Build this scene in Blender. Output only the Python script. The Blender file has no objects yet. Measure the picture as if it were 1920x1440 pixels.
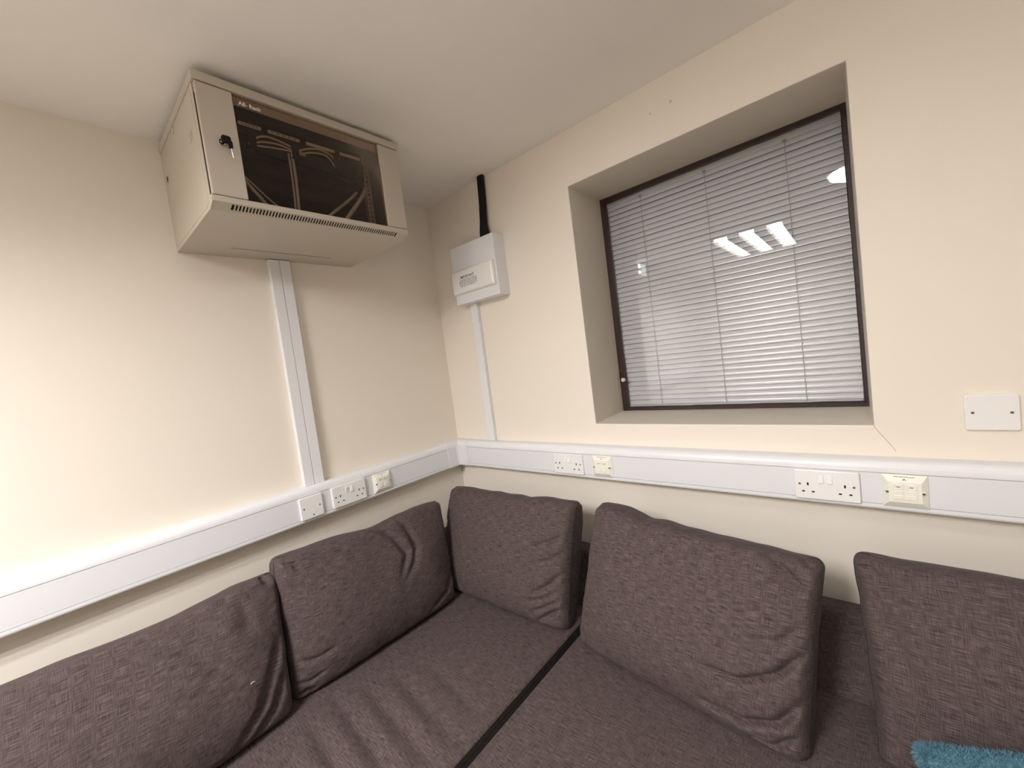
import bpy, bmesh, math, random
from mathutils import Vector, Matrix, noise

random.seed(7)
SC = bpy.context.scene
COL = SC.collection
ZO = 1.03            # height of the trunking top edge above the floor; z below is measured from that edge
HC = 1.2498          # ceiling above the trunking edge
FL = -ZO             # floor

# ------------------------------------------------------------------ camera
cam_d = bpy.data.cameras.new('camera')
cam = bpy.data.objects.new('camera', cam_d)
COL.objects.link(cam)
cam_d.sensor_fit = 'HORIZONTAL'
cam_d.sensor_width = 36.0
cam_d.lens = 747.178 * 36.0 / 1920.0
cam_d.clip_start = 0.02
_r = Vector((0.7553532773, 0.6424511204, -0.1292206811))
_u = Vector((0.0605228592, 0.1279529638, 0.9899318272))
_f = Vector((-0.6525169807, 0.7555690551, -0.0577667118))
cam.matrix_world = Matrix(((_r.x, _u.x, -_f.x, 1.68443516),
                           (_r.y, _u.y, -_f.y, -1.4363675),
                           (_r.z, _u.z, -_f.z, 0.3859206 + ZO),
                           (0, 0, 0, 1)))
SC.camera = cam

# ------------------------------------------------------------------ world, light levels, exposure
world = bpy.data.worlds.new('world')
SC.world = world
world.use_nodes = True
world.node_tree.nodes['Background'].inputs[0].default_value = (0.95, 0.97, 1.0, 1)
world.node_tree.nodes['Background'].inputs[1].default_value = 0.06     # dim room on the far side of the blind
SC.cycles.max_bounces = 8
SC.cycles.glossy_bounces = 3
SC.cycles.transparent_max_bounces = 6
SC.cycles.caustics_reflective = False
SC.cycles.caustics_refractive = False
SC.cycles.use_light_tree = False
SC.view_settings.view_transform = 'Standard'
SC.view_settings.look = 'None'
SC.view_settings.gamma = 1.0
SC.view_settings.use_curve_mapping = False
SC.view_settings.exposure = 0.03
TUBE_STRENGTH = 87.0       # the three bright strips of the ceiling luminaire
ROUND_STRENGTH = 19.0       # round ceiling light over the camera
SIGN_STRENGTH = 12.0


# ------------------------------------------------------------------ materials
def new_mat(name):
    m = bpy.data.materials.new(name)
    m.use_nodes = True
    nt = m.node_tree
    b = nt.nodes['Principled BSDF']
    return m, nt, b


def plain(name, col, rough=0.5, metal=0.0, spec=0.5, bump=0.0, bscale=200.0, var=0.0, vscale=6.0):
    m, nt, b = new_mat(name)
    b.inputs['Base Color'].default_value = (*col, 1)
    b.inputs['Roughness'].default_value = rough
    b.inputs['Metallic'].default_value = metal
    b.inputs['Specular IOR Level'].default_value = spec
    geo = nt.nodes.new('ShaderNodeNewGeometry')
    if var > 0:
        n = nt.nodes.new('ShaderNodeTexNoise')
        n.inputs['Scale'].default_value = vscale
        n.inputs['Detail'].default_value = 4
        nt.links.new(geo.outputs['Position'], n.inputs['Vector'])
        mx = nt.nodes.new('ShaderNodeMix')
        mx.data_type = 'RGBA'
        mx.inputs[6].default_value = (*[c * (1 - var) for c in col], 1)
        mx.inputs[7].default_value = (*[min(1, c * (1 + var)) for c in col], 1)
        nt.links.new(n.outputs['Fac'], mx.inputs[0])
        nt.links.new(mx.outputs[2], b.inputs['Base Color'])
    if bump > 0:
        n2 = nt.nodes.new('ShaderNodeTexNoise')
        n2.inputs['Scale'].default_value = bscale
        n2.inputs['Detail'].default_value = 3
        nt.links.new(geo.outputs['Position'], n2.inputs['Vector'])
        bp = nt.nodes.new('ShaderNodeBump')
        bp.inputs['Strength'].default_value = bump
        bp.inputs['Distance'].default_value = 0.002
        nt.links.new(n2.outputs['Fac'], bp.inputs['Height'])
        nt.links.new(bp.outputs['Normal'], b.inputs['Normal'])
    return m


def emis(name, col, strength):
    m, nt, b = new_mat(name)
    b.inputs['Base Color'].default_value = (0.8, 0.8, 0.8, 1)
    b.inputs['Emission Color'].default_value = (*col, 1)
    b.inputs['Emission Strength'].default_value = strength
    return m


def glass_mat(name, tint, refl=1.0):
    """thin pane: tinted see-through with a Fresnel mirror layer"""
    m = bpy.data.materials.new(name)
    m.use_nodes = True
    nt = m.node_tree
    nt.nodes.remove(nt.nodes['Principled BSDF'])
    out = nt.nodes['Material Output']
    tr = nt.nodes.new('ShaderNodeBsdfTransparent')
    tr.inputs[0].default_value = (*tint, 1)
    gl = nt.nodes.new('ShaderNodeBsdfGlossy')
    gl.inputs['Color'].default_value = (1, 1, 1, 1)
    gl.inputs['Roughness'].default_value = 0.0
    fr = nt.nodes.new('ShaderNodeFresnel')
    fr.inputs[0].default_value = 1.5
    mul = nt.nodes.new('ShaderNodeMath')
    mul.operation = 'MULTIPLY'
    mul.inputs[1].default_value = refl
    nt.links.new(fr.outputs[0], mul.inputs[0])
    mix = nt.nodes.new('ShaderNodeMixShader')
    nt.links.new(mul.outputs[0], mix.inputs[0])
    nt.links.new(tr.outputs[0], mix.inputs[1])
    nt.links.new(gl.outputs[0], mix.inputs[2])
    nt.links.new(mix.outputs[0], out.inputs[0])
    return m


def fabric_mat(name, dark, mid, light):
    """charcoal melange weave: streaks along both thread directions (UV in metres)"""
    m, nt, b = new_mat(name)
    L = nt.links
    uv = nt.nodes.new('ShaderNodeUVMap')

    wn = nt.nodes.new('ShaderNodeTexNoise')
    wn.noise_dimensions = '2D'
    wn.inputs['Scale'].default_value = 9.0
    L.new(uv.outputs[0], wn.inputs['Vector'])
    wob = nt.nodes.new('ShaderNodeVectorMath')
    wob.operation = 'MULTIPLY_ADD'
    wob.inputs[1].default_value = (0.012, 0.012, 0.0)
    L.new(wn.outputs['Color'], wob.inputs[0])
    L.new(uv.outputs[0], wob.inputs[2])

    def streak(sx, sy, det):
        mp = nt.nodes.new('ShaderNodeMapping')
        mp.inputs['Scale'].default_value = (sx, sy, 1)
        L.new(wob.outputs[0], mp.inputs[0])
        n = nt.nodes.new('ShaderNodeTexNoise')
        n.noise_dimensions = '2D'
        n.inputs['Scale'].default_value = 1.0
        n.inputs['Detail'].default_value = det
        n.inputs['Roughness'].default_value = 0.65
        L.new(mp.outputs[0], n.inputs['Vector'])
        return n.outputs['Fac']

    a = streak(30, 880, 1.0)
    c = streak(880, 38, 1.0)
    add = nt.nodes.new('ShaderNodeMath')
    add.operation = 'MULTIPLY_ADD'
    add.inputs[1].default_value = 1.25
    cw = nt.nodes.new('ShaderNodeMath')
    cw.operation = 'MULTIPLY'
    cw.inputs[1].default_value = 0.75
    L.new(c, cw.inputs[0])
    L.new(a, add.inputs[0])
    L.new(cw.outputs[0], add.inputs[2])
    fine = streak(1300, 1300, 1)
    fm = nt.nodes.new('ShaderNodeMath')
    fm.operation = 'MULTIPLY_ADD'
    fm.inputs[1].default_value = 0.30
    L.new(fine, fm.inputs[0])
    L.new(add.outputs[0], fm.inputs[2])
    ramp = nt.nodes.new('ShaderNodeValToRGB')
    e = ramp.color_ramp.elements
    e[0].position, e[0].color = 0.40, (*dark, 1)
    e[1].position, e[1].color = 0.78, (*light, 1)
    k = e.new(0.57)
    k.color = (*mid, 1)
    half = nt.nodes.new('ShaderNodeMath')
    half.operation = 'MULTIPLY'
    half.inputs[1].default_value = 0.5
    L.new(fm.outputs[0], half.inputs[0])
    L.new(half.outputs[0], ramp.inputs[0])
    L.new(ramp.outputs[0], b.inputs['Base Color'])
    b.inputs['Roughness'].default_value = 0.9
    b.inputs['Specular IOR Level'].default_value = 0.2
    b.inputs['Sheen Weight'].default_value = 0.04
    b.inputs['Sheen Roughness'].default_value = 0.4
    bp = nt.nodes.new('ShaderNodeBump')
    bp.inputs['Strength'].default_value = 0.35
    bp.inputs['Distance'].default_value = 0.0010
    L.new(half.outputs[0], bp.inputs['Height'])
    L.new(bp.outputs['Normal'], b.inputs['Normal'])
    return m


M = {}
M['wall'] = plain('cream_wall_paint', (0.82, 0.757, 0.668), 0.62, spec=0.3, var=0.018, vscale=2.5)
M['ceiling'] = plain('ceiling_paint', (0.90, 0.865, 0.82), 0.8, spec=0.2, var=0.015, vscale=3)
M['floor'] = plain('grey_carpet', (0.32, 0.285, 0.25), 0.95, var=0.2, vscale=120)
M['wall_far'] = plain('pale_wall_paint', (0.82, 0.75, 0.65), 0.7, spec=0.3)
M['pvc'] = plain('white_pvc', (0.78, 0.785, 0.81), 0.32)
M['pvc_lid'] = plain('white_pvc_lid', (0.75, 0.76, 0.79), 0.36)
M['plate'] = plain('white_plate', (0.84, 0.83, 0.83), 0.22)
M['cream_plate'] = plain('cream_plate', (0.86, 0.845, 0.76), 0.3)
M['slot'] = plain('dark_hole', (0.012, 0.010, 0.010), 0.8)
M['screw'] = plain('plated_screw', (0.30, 0.26, 0.22), 0.35, metal=0.9)
M['ink'] = plain('grey_print', (0.13, 0.11, 0.11), 0.7)
M['groove'] = plain('joint_shadow_gap', (0.35, 0.35, 0.37), 0.7)
M['cab'] = plain('grey_powder_coat', (0.52, 0.465, 0.385), 0.45, bump=0.08, bscale=900)
M['cab_in_shade'] = plain('cabinet_inside_shade', (0.022, 0.017, 0.016), 0.6)  # near-black tone paints the shade inside the grey metal cabinet
M['black'] = plain('black_plastic', (0.005, 0.004, 0.004), 0.6, spec=0.25)
M['chrome'] = plain('chrome', (0.75, 0.74, 0.72), 0.18, metal=1.0)
M['rail'] = plain('zinc_rail', (0.42, 0.41, 0.38), 0.45, metal=0.35)
M['cable_pale'] = plain('pale_cable', (0.60, 0.52, 0.40), 0.45)
M['cable_grey'] = plain('grey_cable', (0.50, 0.47, 0.44), 0.45)
M['label'] = plain('paper_label', (0.88, 0.80, 0.72), 0.7)
M['rackglass'] = glass_mat('smoked_glass', (0.84, 0.77, 0.71), 0.4)
M['winglass'] = glass_mat('window_glass', (0.96, 0.96, 0.965), 1.0)
M['brown'] = plain('brown_painted_frame', (0.034, 0.015, 0.012), 0.45, bump=0.5, bscale=60, var=0.25, vscale=30)
M['slat'] = plain('white_aluminium_slat', (0.90, 0.90, 0.905), 0.25, spec=0.9)
M['cord'] = plain('blind_cord', (0.42, 0.39, 0.37), 0.8)
M['knob'] = plain('cream_knob', (0.70, 0.64, 0.50), 0.45)
M['text'] = plain('white_print', (0.85, 0.80, 0.74), 0.6)
M['fabric'] = fabric_mat('charcoal_weave', (0.034, 0.0240, 0.0235), (0.078, 0.0568, 0.0545), (0.142, 0.110, 0.106))
M['seam'] = plain('dark_seam_thread', (0.022, 0.016, 0.016), 0.9)
M['zip'] = plain('black_zip_tape', (0.007, 0.005, 0.005), 0.6, spec=0.2)
M['teal'] = plain('teal_pile', (0.085, 0.205, 0.275), 0.7, var=0.4, vscale=90)
M['white_metal'] = plain('white_enamel', (0.8, 0.8, 0.8), 0.35)
M['fin'] = plain('grey_fin', (0.22, 0.22, 0.22), 0.5)
M['tube'] = emis('lit_diffuser', (1.0, 0.980, 0.972), TUBE_STRENGTH)
M['roundlight'] = emis('lit_dome', (1.0, 0.980, 0.972), ROUND_STRENGTH)
M['sign'] = emis('lit_sign', (0.9, 1.0, 0.95), SIGN_STRENGTH)
M['sign_dim'] = emis('lit_sign_dim', (0.85, 1.0, 0.92), SIGN_STRENGTH * 0.25)
M['crack'] = plain('hairline_crack', (0.42, 0.33, 0.25), 0.9)
M['spot'] = plain('filler', (0.62, 0.54, 0.44), 0.8)
M['lint'] = plain('lint', (0.55, 0.5, 0.48), 0.9)


# ------------------------------------------------------------------ mesh helpers
class MB:
    """collects geometry in room coordinates (z from the trunking edge) and links it as one mesh object"""

    def __init__(self, fn=None):
        self.v, self.f, self.fn = [], [], fn

    def add(self, verts, faces):
        n = len(self.v)
        for p in verts:
            self.v.append(tuple(self.fn(*p)) if self.fn else tuple(p))
        self.f += [tuple(i + n for i in q) for q in faces]
        return self

    def box(self, x0, x1, y0, y1, z0, z1):
        v = [(x0, y0, z0), (x1, y0, z0), (x1, y1, z0), (x0, y1, z0), (x0, y0, z1), (x1, y0, z1), (x1, y1, z1), (x0, y1, z1)]
        return self.add(v, [(0, 3, 2, 1), (4, 5, 6, 7), (0, 1, 5, 4), (1, 2, 6, 5), (2, 3, 7, 6), (3, 0, 4, 7)])

    def loft(self, rings, cap=True, closed=True):
        n = len(rings[0])
        v = [p for r in rings for p in r]
        f = []
        for k in range(len(rings) - 1):
            for i in range(n if closed else n - 1):
                j = (i + 1) % n
                f.append((k * n + i, k * n + j, (k + 1) * n + j, (k + 1) * n + i))
        if cap:
            f.append(tuple(range(n))[::-1])
            f.append(tuple((len(rings) - 1) * n + i for i in range(n)))
        return self.add(v, f)

    def tube(self, pts, r, n=8):
        pts = [Vector(p) for p in pts]
        rings = []
        up = Vector((0.13, 0.27, 0.95))
        for i, p in enumerate(pts):
            t = (pts[min(i + 1, len(pts) - 1)] - pts[max(i - 1, 0)]).normalized()
            a = t.cross(up)
            if a.length < 1e-4:
                a = t.cross(Vector((1, 0, 0)))
            a.normalize()
            b = t.cross(a)
            rr = r[i] if isinstance(r, (list, tuple)) else r
            rings.append([tuple(p + rr * (math.cos(2 * math.pi * k / n) * a + math.sin(2 * math.pi * k / n) * b)) for k in range(n)])
        return self.loft(rings)

    def rrect(self, w, h, d0, d1, r, bev=0.0015, cx=0.0, cy=0.0, seg=4, shrink=0.0):
        """rounded rectangle plate in (u, v, n); front edge chamfered by bev"""
        def ring(ww, hh, rr, n):
            out = []
            for (sx, sy, a0) in ((1, 1, 0), (-1, 1, 90), (-1, -1, 180), (1, -1, 270)):
                for k in range(seg + 1):
                    a = math.radians(a0 + 90 * k / seg)
                    out.append((cx + sx * (ww / 2 - rr) + rr * math.cos(a), cy + sy * (hh / 2 - rr) + rr * math.sin(a), n))
            return out
        rings = [ring(w, h, r, d0), ring(w - shrink, h - shrink, r, d1 - bev), ring(w - shrink - bev, h - shrink - bev, max(r - bev / 2, 1e-4), d1 - bev * 0.3),
                 ring(w - shrink - 2.6 * bev, h - shrink - 2.6 * bev, max(r - 1.3 * bev, 1e-4), d1)]
        return self.loft(rings)

    def disc(self, cx, cy, r, d0, d1, n=14):
        ring = lambda rr, d: [(cx + rr * math.cos(2 * math.pi * k / n), cy + rr * math.sin(2 * math.pi * k / n), d) for k in range(n)]
        return self.loft([ring(r, d0), ring(r, d1 - 0.2 * (d1 - d0)), ring(r * 0.85, d1)])

    def build(self, name, mat, parent=None, smooth=False, uvs=None, bevel=0.0, seg=2):
        me = bpy.data.meshes.new(name)
        off = Vector((0, 0, ZO))
        loc = Vector(parent.get('_w', (0, 0, 0))) if parent is not None else Vector((0, 0, 0))
        me.from_pydata([tuple(Vector(p) + off - loc) for p in self.v], [], self.f)
        bm = bmesh.new()
        bm.from_mesh(me)
        bmesh.ops.recalc_face_normals(bm, faces=bm.faces)
        bm.to_mesh(me)
        bm.free()
        if smooth:
            for p in me.polygons:
                p.use_smooth = True
        me.materials.append(M[mat])
        o = bpy.data.objects.new(name, me)
        COL.objects.link(o)
        if parent is not None:
            o.parent = parent
            o['_w'] = tuple(loc)
        else:
            o['_w'] = (0, 0, 0)
        if bevel > 0:
            md = o.modifiers.new('bevel', 'BEVEL')
            md.width = bevel
            md.segments = seg
            md.limit_method = 'ANGLE'
            md.angle_limit = math.radians(40)
        return o


def tag(o, label, cat, group=None, kind=None):
    if label:
        o['label'] = label
    if cat:
        o['category'] = cat
    if group:
        o['group'] = group
    if kind:
        o['kind'] = kind
    return o


def struct(o, label=None):
    o['kind'] = 'structure'
    if label:
        o['label'] = label
    return o


def thing(name, label, cat, loc, group=None):
    o = bpy.data.objects.new(name, None)
    o.empty_display_size = 0.05
    COL.objects.link(o)
    w = Vector(loc) + Vector((0, 0, ZO))
    o.location = w
    o['_w'] = tuple(w)
    return tag(o, label, cat, group)


def onL(y, z, x=0.0):      # frame on the left wall: u towards the corner, v up, n into the room
    return lambda u, v, n: (x + n, y + u, z + v)


def onB(x, z, y=0.0):      # frame on the back wall
    return lambda u, v, n: (x + u, y - n, z + v)


# ------------------------------------------------------------------ room shell
XR, YF = 3.35, -4.35
struct(MB().box(-0.2, XR + 0.2, YF - 0.2, 0.6, FL - 0.1, FL).build('floor', 'floor'), 'grey carpeted floor under the sofa')
struct(MB().box(-0.2, XR + 0.2, YF - 0.2, 0.6, HC, HC + 0.15).build('ceiling', 'ceiling'), 'plain off-white painted ceiling')
wl = struct(MB().box(-0.2, 0, YF - 0.2, 0.6, FL, HC).build('wall_left', 'wall'), 'cream painted wall behind the rack cabinet')
struct(MB().box(XR, XR + 0.2, YF - 0.2, 0.6, FL, HC).build('wall_right', 'wall_far'), 'cream painted wall on the right')
struct(MB().box(0, XR, YF - 0.2, YF, FL, HC).build('wall_front', 'wall_far'), 'cream painted wall behind the camera')

# back wall with the tapered window recess
WX0, WX1, WZ0, WZ1 = 0.8675, 1.7141, 0.0851, 1.0416      # recess at the wall face
RX0, RX1, RZ0, RZ1 = 0.8599, 1.7128, 0.0887, 1.0500      # recess at the window frame
WD = 0.2802
m = MB()
xs, zs = [0.0, WX0, WX1, XR], [FL, WZ0, WZ1, HC]
v, f = [], []
for zz in zs:
    for xx in xs:
        v.append((xx, 0, zz))
for j in range(3):
    for i in range(3):
        if not (i == 1 and j == 1):
            f.append((j * 4 + i, j * 4 + i + 1, j * 4 + i + 5, j * 4 + i + 4))
for ring_y, (a, b, c, d) in ((0.0, (WX0, WX1, WZ0, WZ1)), (WD, (RX0, RX1, RZ0, RZ1)), (0.45, (RX0, RX1, RZ0, RZ1))):
    v += [(a, ring_y, c), (b, ring_y, c), (b, ring_y, d), (a, ring_y, d)]
for k in range(2):
    for i in range(4):
        j = (i + 1) % 4
        f.append((16 + k * 4 + i, 16 + k * 4 + j, 20 + k * 4 + j, 20 + k * 4 + i))
n0 = len(v)
for zz in [FL, RZ0, RZ1, HC]:
    for xx in [0.0, RX0, RX1, XR]:
        v.append((xx, 0.45, zz))
for j in range(3):
    for i in range(3):
        if not (i == 1 and j == 1):
            f.append((n0 + j * 4 + i, n0 + j * 4 + i + 4, n0 + j * 4 + i + 5, n0 + j * 4 + i + 1))
m.add(v, f)
wb = m.build('wall_back', 'wall')
bm = bmesh.new()
bm.from_mesh(wb.data)
bmesh.ops.remove_doubles(bm, verts=bm.verts, dist=1e-5)
bmesh.ops.recalc_face_normals(bm, faces=bm.faces)
bm.to_mesh(wb.data)
bm.free()
struct(wb, 'cream painted wall with the recessed window')
md = wb.modifiers.new('bevel', 'BEVEL')
md.width = 0.003
md.segments = 2
md.limit_method = 'ANGLE'
md.angle_limit = math.radians(60)
# hairline crack running from the recess corner to the trunking, two filled spots
MB().tube([(1.7123, 0, 0.0857), (1.722, 0, 0.068), (1.7346, 0, 0.0479), (1.745, 0, 0.031), (1.7536, 0, 0.015)], 0.0006, 5).build('crack', 'crack', wb)
for (sx, sz, sr) in ((1.2811, 1.1591, 0.005), (1.2129, 1.1535, 0.003)):
    MB(onB(sx, sz)).disc(0, 0, sr, -0.001, 0.0008, 10).build('filled_spot', 'spot', wb)

# ------------------------------------------------------------------ window
win = thing('window_1', None, None, ((RX0 + RX1) / 2, WD, RZ0))
struct(win, 'fixed window in a dark brown frame with closed blinds behind the glass')
FI = (0.8840, 1.7022, 0.1050, 1.0330)      # clear opening of the frame
fy0, fy1 = WD, WD + 0.020


def frame_bar(p, q, w0, w1):
    """a bar with a slightly uneven painted edge"""
    n = 26
    rings = []
    P, Q, A, B = Vector(p), Vector(q), Vector(w0), Vector(w1)
    for i in range(n + 1):
        t = i / n
        c = P.lerp(Q, t)
        e = 0.0018 * noise.noise(Vector((t * 14, p[0] * 7, p[2] * 5)))
        a = A * (1 + e / max(A.length, 1e-4))
        o = A.lerp(B, t)
        o = o * (1 + e / max(o.length, 1e-4))
        rings.append([tuple(c + Vector((0, 0, 0))), tuple(c + o * 0.82), tuple(c + o + Vector((0, 0.004, 0))),
                      tuple(c + o + Vector((0, fy1 - fy0, 0))), tuple(c + Vector((0, fy1 - fy0, 0)))])
    return MB().loft(rings)


frame_bar((RX0, fy0, RZ0), (RX0, fy0, RZ1), (FI[0] - RX0, 0, 0), (FI[0] - RX0 - 0.003, 0, 0)).build('frame_bar', 'brown', win)
frame_bar((RX1, fy0, RZ0), (RX1, fy0, RZ1), (FI[1] - RX1, 0, 0), (FI[1] - RX1 - 0.004, 0, 0)).build('frame_bar', 'brown', win)
frame_bar((RX0 + 0.001, fy0 - 0.0012, RZ0 + 0.0006), (RX1 - 0.001, fy0 - 0.0012, RZ0 + 0.0006), (0, 0, FI[2] - RZ0), (0, 0, FI[2] - RZ0)).build('frame_bar', 'brown', win)
frame_bar((RX0 + 0.001, fy0 - 0.0012, RZ1 - 0.0006), (RX1 - 0.001, fy0 - 0.0012, RZ1 - 0.0006), (0, 0, -0.022), (0, 0, -0.014)).build('frame_bar', 'brown', win)
MB().box(RX0, RX1, WD + 0.010, WD + 0.011, RZ0, RZ1).build('glass_pane', 'winglass', win)
# catch with a knob on the left jamb
kb = MB().tube([(0.868, WD + 0.002, 0.262), (0.874, WD - 0.006, 0.250), (0.881, WD - 0.012, 0.240), (0.884, WD - 0.014, 0.236)], [0.006, 0.0065, 0.006, 0.005], 8).build('catch', 'brown', win)
g = MB()
rr = []
for (yy, rad) in ((-0.001, 0.006), (-0.004, 0.0095), (-0.014, 0.0105), (-0.018, 0.008)):
    rr.append([(0.886 + rad * math.cos(math.radians(60 * k + 20)), WD - 0.010 + yy, 0.2345 + rad * math.sin(math.radians(60 * k + 20))) for k in range(6)])
g.loft(rr).build('knob', 'knob', kb, bevel=0.001)

# ------------------------------------------------------------------ venetian blind behind the glass
BX0, BX1, BY = 0.8745, 1.7005, 0.318
blind = tag(thing('venetian_blind', None, None, ((BX0 + BX1) / 2, BY, 0.10)),
            'closed white aluminium venetian blind hanging behind the window glass', 'blind')
MB().box(BX0, BX1, BY - 0.010, BY + 0.016, 1.014, 1.040).build('head_rail', 'slat', blind, bevel=0.002)
PITCH = 0.0216
n_sl = 42
tilt = math.radians(63)
rings = []
NS = 9
prof = []
for k in range(NS + 1):          # crowned slat section, crown towards the room
    s = (k / NS - 0.5) * 0.0255
    crown = 0.0034 * (1 - (2 * k / NS - 1) ** 2)
    # along-slat direction runs from the upper back edge to the lower room-side edge
    d = Vector((0, -math.cos(tilt), -math.sin(tilt)))
    nn = Vector((0, -math.sin(tilt), math.cos(tilt)))
    prof.append(d * s + nn * crown)
nn = Vector((0, -math.sin(tilt), math.cos(tilt)))
sec = [p for p in prof] + [p - nn * 0.0004 for p in reversed(prof)]
smb = MB()
ends = []
hx = (BX1 - BX0) / 2
smb.loft([[(-hx, p.y, p.z) for p in sec], [(hx, p.y, p.z) for p in sec]])
slat_me = None
for i in range(n_sl):
    z = 1.008 - i * PITCH
    if slat_me is None:
        o = smb.build('slat', 'slat', None)
        # recentre: the builder added ZO
        for vv in o.data.vertices:
            vv.co.z -= ZO
        for p in o.data.polygons:
            p.use_smooth = len(p.vertices) == 4
        o.data.set_sharp_from_angle(angle=math.radians(40))
        slat_me = o.data
    else:
        o = bpy.data.objects.new('slat', slat_me)
        COL.objects.link(o)
    o.parent = blind
    bl = Vector(blind['_w'])
    sag = 0.0006 * math.sin(i * 2.1)
    o.location = Vector(((BX0 + BX1) / 2, BY, z + sag + ZO)) - bl
    o.rotation_euler = (math.radians(0.5 * math.sin(i * 1.7)), 0, 0)
    o['_w'] = (0, 0, 0)
zb = 1.008 - n_sl * PITCH
MB().box(BX0, BX1, BY - 0.008, BY + 0.010, zb - 0.004, zb + 0.008).build('bottom_rail', 'slat', blind, bevel=0.002)
for cx in (1.033, 1.289, 1.548):
    pts = []
    for i in range(n_sl * 2 + 1):
        z = 1.016 - i * PITCH / 2
        pts.append((cx + 0.0006 * math.sin(i * 1.3), BY - 0.0125 + (0.0022 if i % 2 else 0), z))
    c_ = MB().tube(pts, 0.0009, 5).build('ladder_cord', 'cord', blind)
    MB().box(cx - 0.006, cx + 0.006, BY - 0.0125, BY - 0.009, 1.010, 1.018).build('cord_clip', 'cord', c_)

# ------------------------------------------------------------------ dado trunking
D = 0.05
TRB = -0.1315
prof_body = [(0.0, 0.0), (0.030, 0.0), (0.036, -0.0012), (0.042, -0.0050), (0.0465, -0.0110), (0.0490, -0.0180), (0.0500, -0.0245), (0.0500, -0.0308),
             (0.0445, -0.0308), (0.0445, -0.1168), (0.0500, -0.1168), (0.0500, -0.1255), (0.0485, -0.1295), (0.0455, TRB), (0.0, TRB)]
prof_lid = [(0.0440, -0.0323), (0.0492, -0.0323), (0.0492, -0.1157), (0.0440, -0.1157)]
prof_fit = [(-0.0, 0.0022), (0.031, 0.0022), (0.038, 0.0006), (0.0442, -0.0036), (0.0488, -0.0102), (0.0512, -0.0178), (0.0522, -0.0245), (0.0522, -0.1258),
            (0.0505, -0.1310), (0.0470, TRB - 0.0022), (0.0, TRB - 0.0022)]


def sweep(prof, path):
    """profile (depth, z) along path stations; each station maps depth to (x, y)"""
    rings = [[(*fn(dp), zz) for (dp, zz) in prof] for fn in path]
    return MB().loft(rings)


TL0 = -3.9
tr = thing('dado_trunking', 'white plastic dado trunking along the left wall under the rack cabinet', 'trunking', (0, -1.9, TRB), 'dado trunking runs')
sweep(prof_body, [lambda d: (d, TL0), lambda d: (d, -0.118)]).build('trunking_body', 'pvc', tr, smooth=False)
sweep(prof_lid, [lambda d: (d, TL0), lambda d: (d, -0.118)]).build('front_cover', 'pvc_lid', tr)
tr = thing('dado_trunking', 'white plastic dado trunking along the back wall below the window', 'trunking', (1.6, 0, TRB), 'dado trunking runs')
sweep(prof_body, [lambda d: (0.113, -d), lambda d: (XR - 0.01, -d)]).build('trunking_body', 'pvc', tr)
sweep(prof_lid, [lambda d: (0.113, -d), lambda d: (XR - 0.01, -d)]).build('front_cover', 'pvc_lid', tr)
cf = thing('trunking_corner', 'white moulded inside corner piece joining the two trunking runs', 'trunking', (0.03, -0.03, TRB))
sweep(prof_fit, [lambda d: (d, -0.124), lambda d: (d, -0.066), lambda d: (d + 0.0, -0.060), lambda d: (d, -d)]).build('corner_half', 'pvc', cf)
sweep(prof_fit, [lambda d: (0.119, -d), lambda d: (0.066, -d), lambda d: (0.060, -d), lambda d: (d, -d)]).build('corner_half', 'pvc', cf)
# fillet standing in the inner corner
ring_pts = [(0.046, -0.046), (0.0655, -0.046), (0.0655, -0.0530), (0.0600, -0.0548), (0.0565, -0.0575), (0.0545, -0.0610), (0.0530, -0.0655), (0.046, -0.0655)]
MB().loft([[(x, y, TRB + 0.003) for x, y in ring_pts], [(x, y, -0.021) for x, y in ring_pts]]).build('corner_fillet', 'pvc', cf)

# vertical mini trunking
MB().box(0, 0.025, -0.8262, -0.7893, 0.0, 0.8885).build('mini_trunking', 'pvc', None, bevel=0.0015)
tag(bpy.data.objects['mini_trunking'], 'white vertical cable duct below the rack cabinet, the half farther from the corner', 'trunking', 'paired ducts below the cabinet')
o = MB().box(0, 0.0247, -0.7882, -0.7508, 0.0, 0.8890).build('mini_trunking', 'pvc', None, bevel=0.0015)
tag(o, 'white vertical cable duct below the rack cabinet, the half nearer the corner', 'trunking', 'paired ducts below the cabinet')
o = MB().box(0.2545, 0.3000, -0.0205, 0, 0.0, 0.6905).build('mini_trunking', 'pvc', None, bevel=0.003, seg=3)
tag(o, 'slim white vertical duct between the fuse box and the back trunking', 'trunking')

# ------------------------------------------------------------------ wiring accessories


def screw(fr, u, v, n, parent, ang=20.0, r=0.0032):
    s = MB(fr).disc(u, v, r, n - 0.001, n + 0.0007, 12).build('screw', 'screw', parent)
    a = math.radians(ang)
    du, dv = math.cos(a), math.sin(a)
    w, l = 0.0006, r * 0.85
    pts = [(u + du * l * sx - dv * w * sy, v + dv * l * sx + du * w * sy) for sx, sy in ((-1, -1), (1, -1), (1, 1), (-1, 1))]
    MB(fr).add([(*q, n + 0.0006) for q in pts] + [(*q, n + 0.0009) for q in pts],
               [(0, 1, 2, 3), (4, 5, 6, 7), (0, 1, 5, 4), (1, 2, 6, 5), (2, 3, 7, 6), (3, 0, 4, 7)]).build('screw_slot', 'slot', s)
    return s


def slot(fr, u, v, w, h, n, parent, name='pin_hole'):
    return MB(fr).rrect(w, h, n - 0.003, n + 0.00025, 0.0006, 0.0001, u, v, 2).build(name, 'slot', parent)


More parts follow.
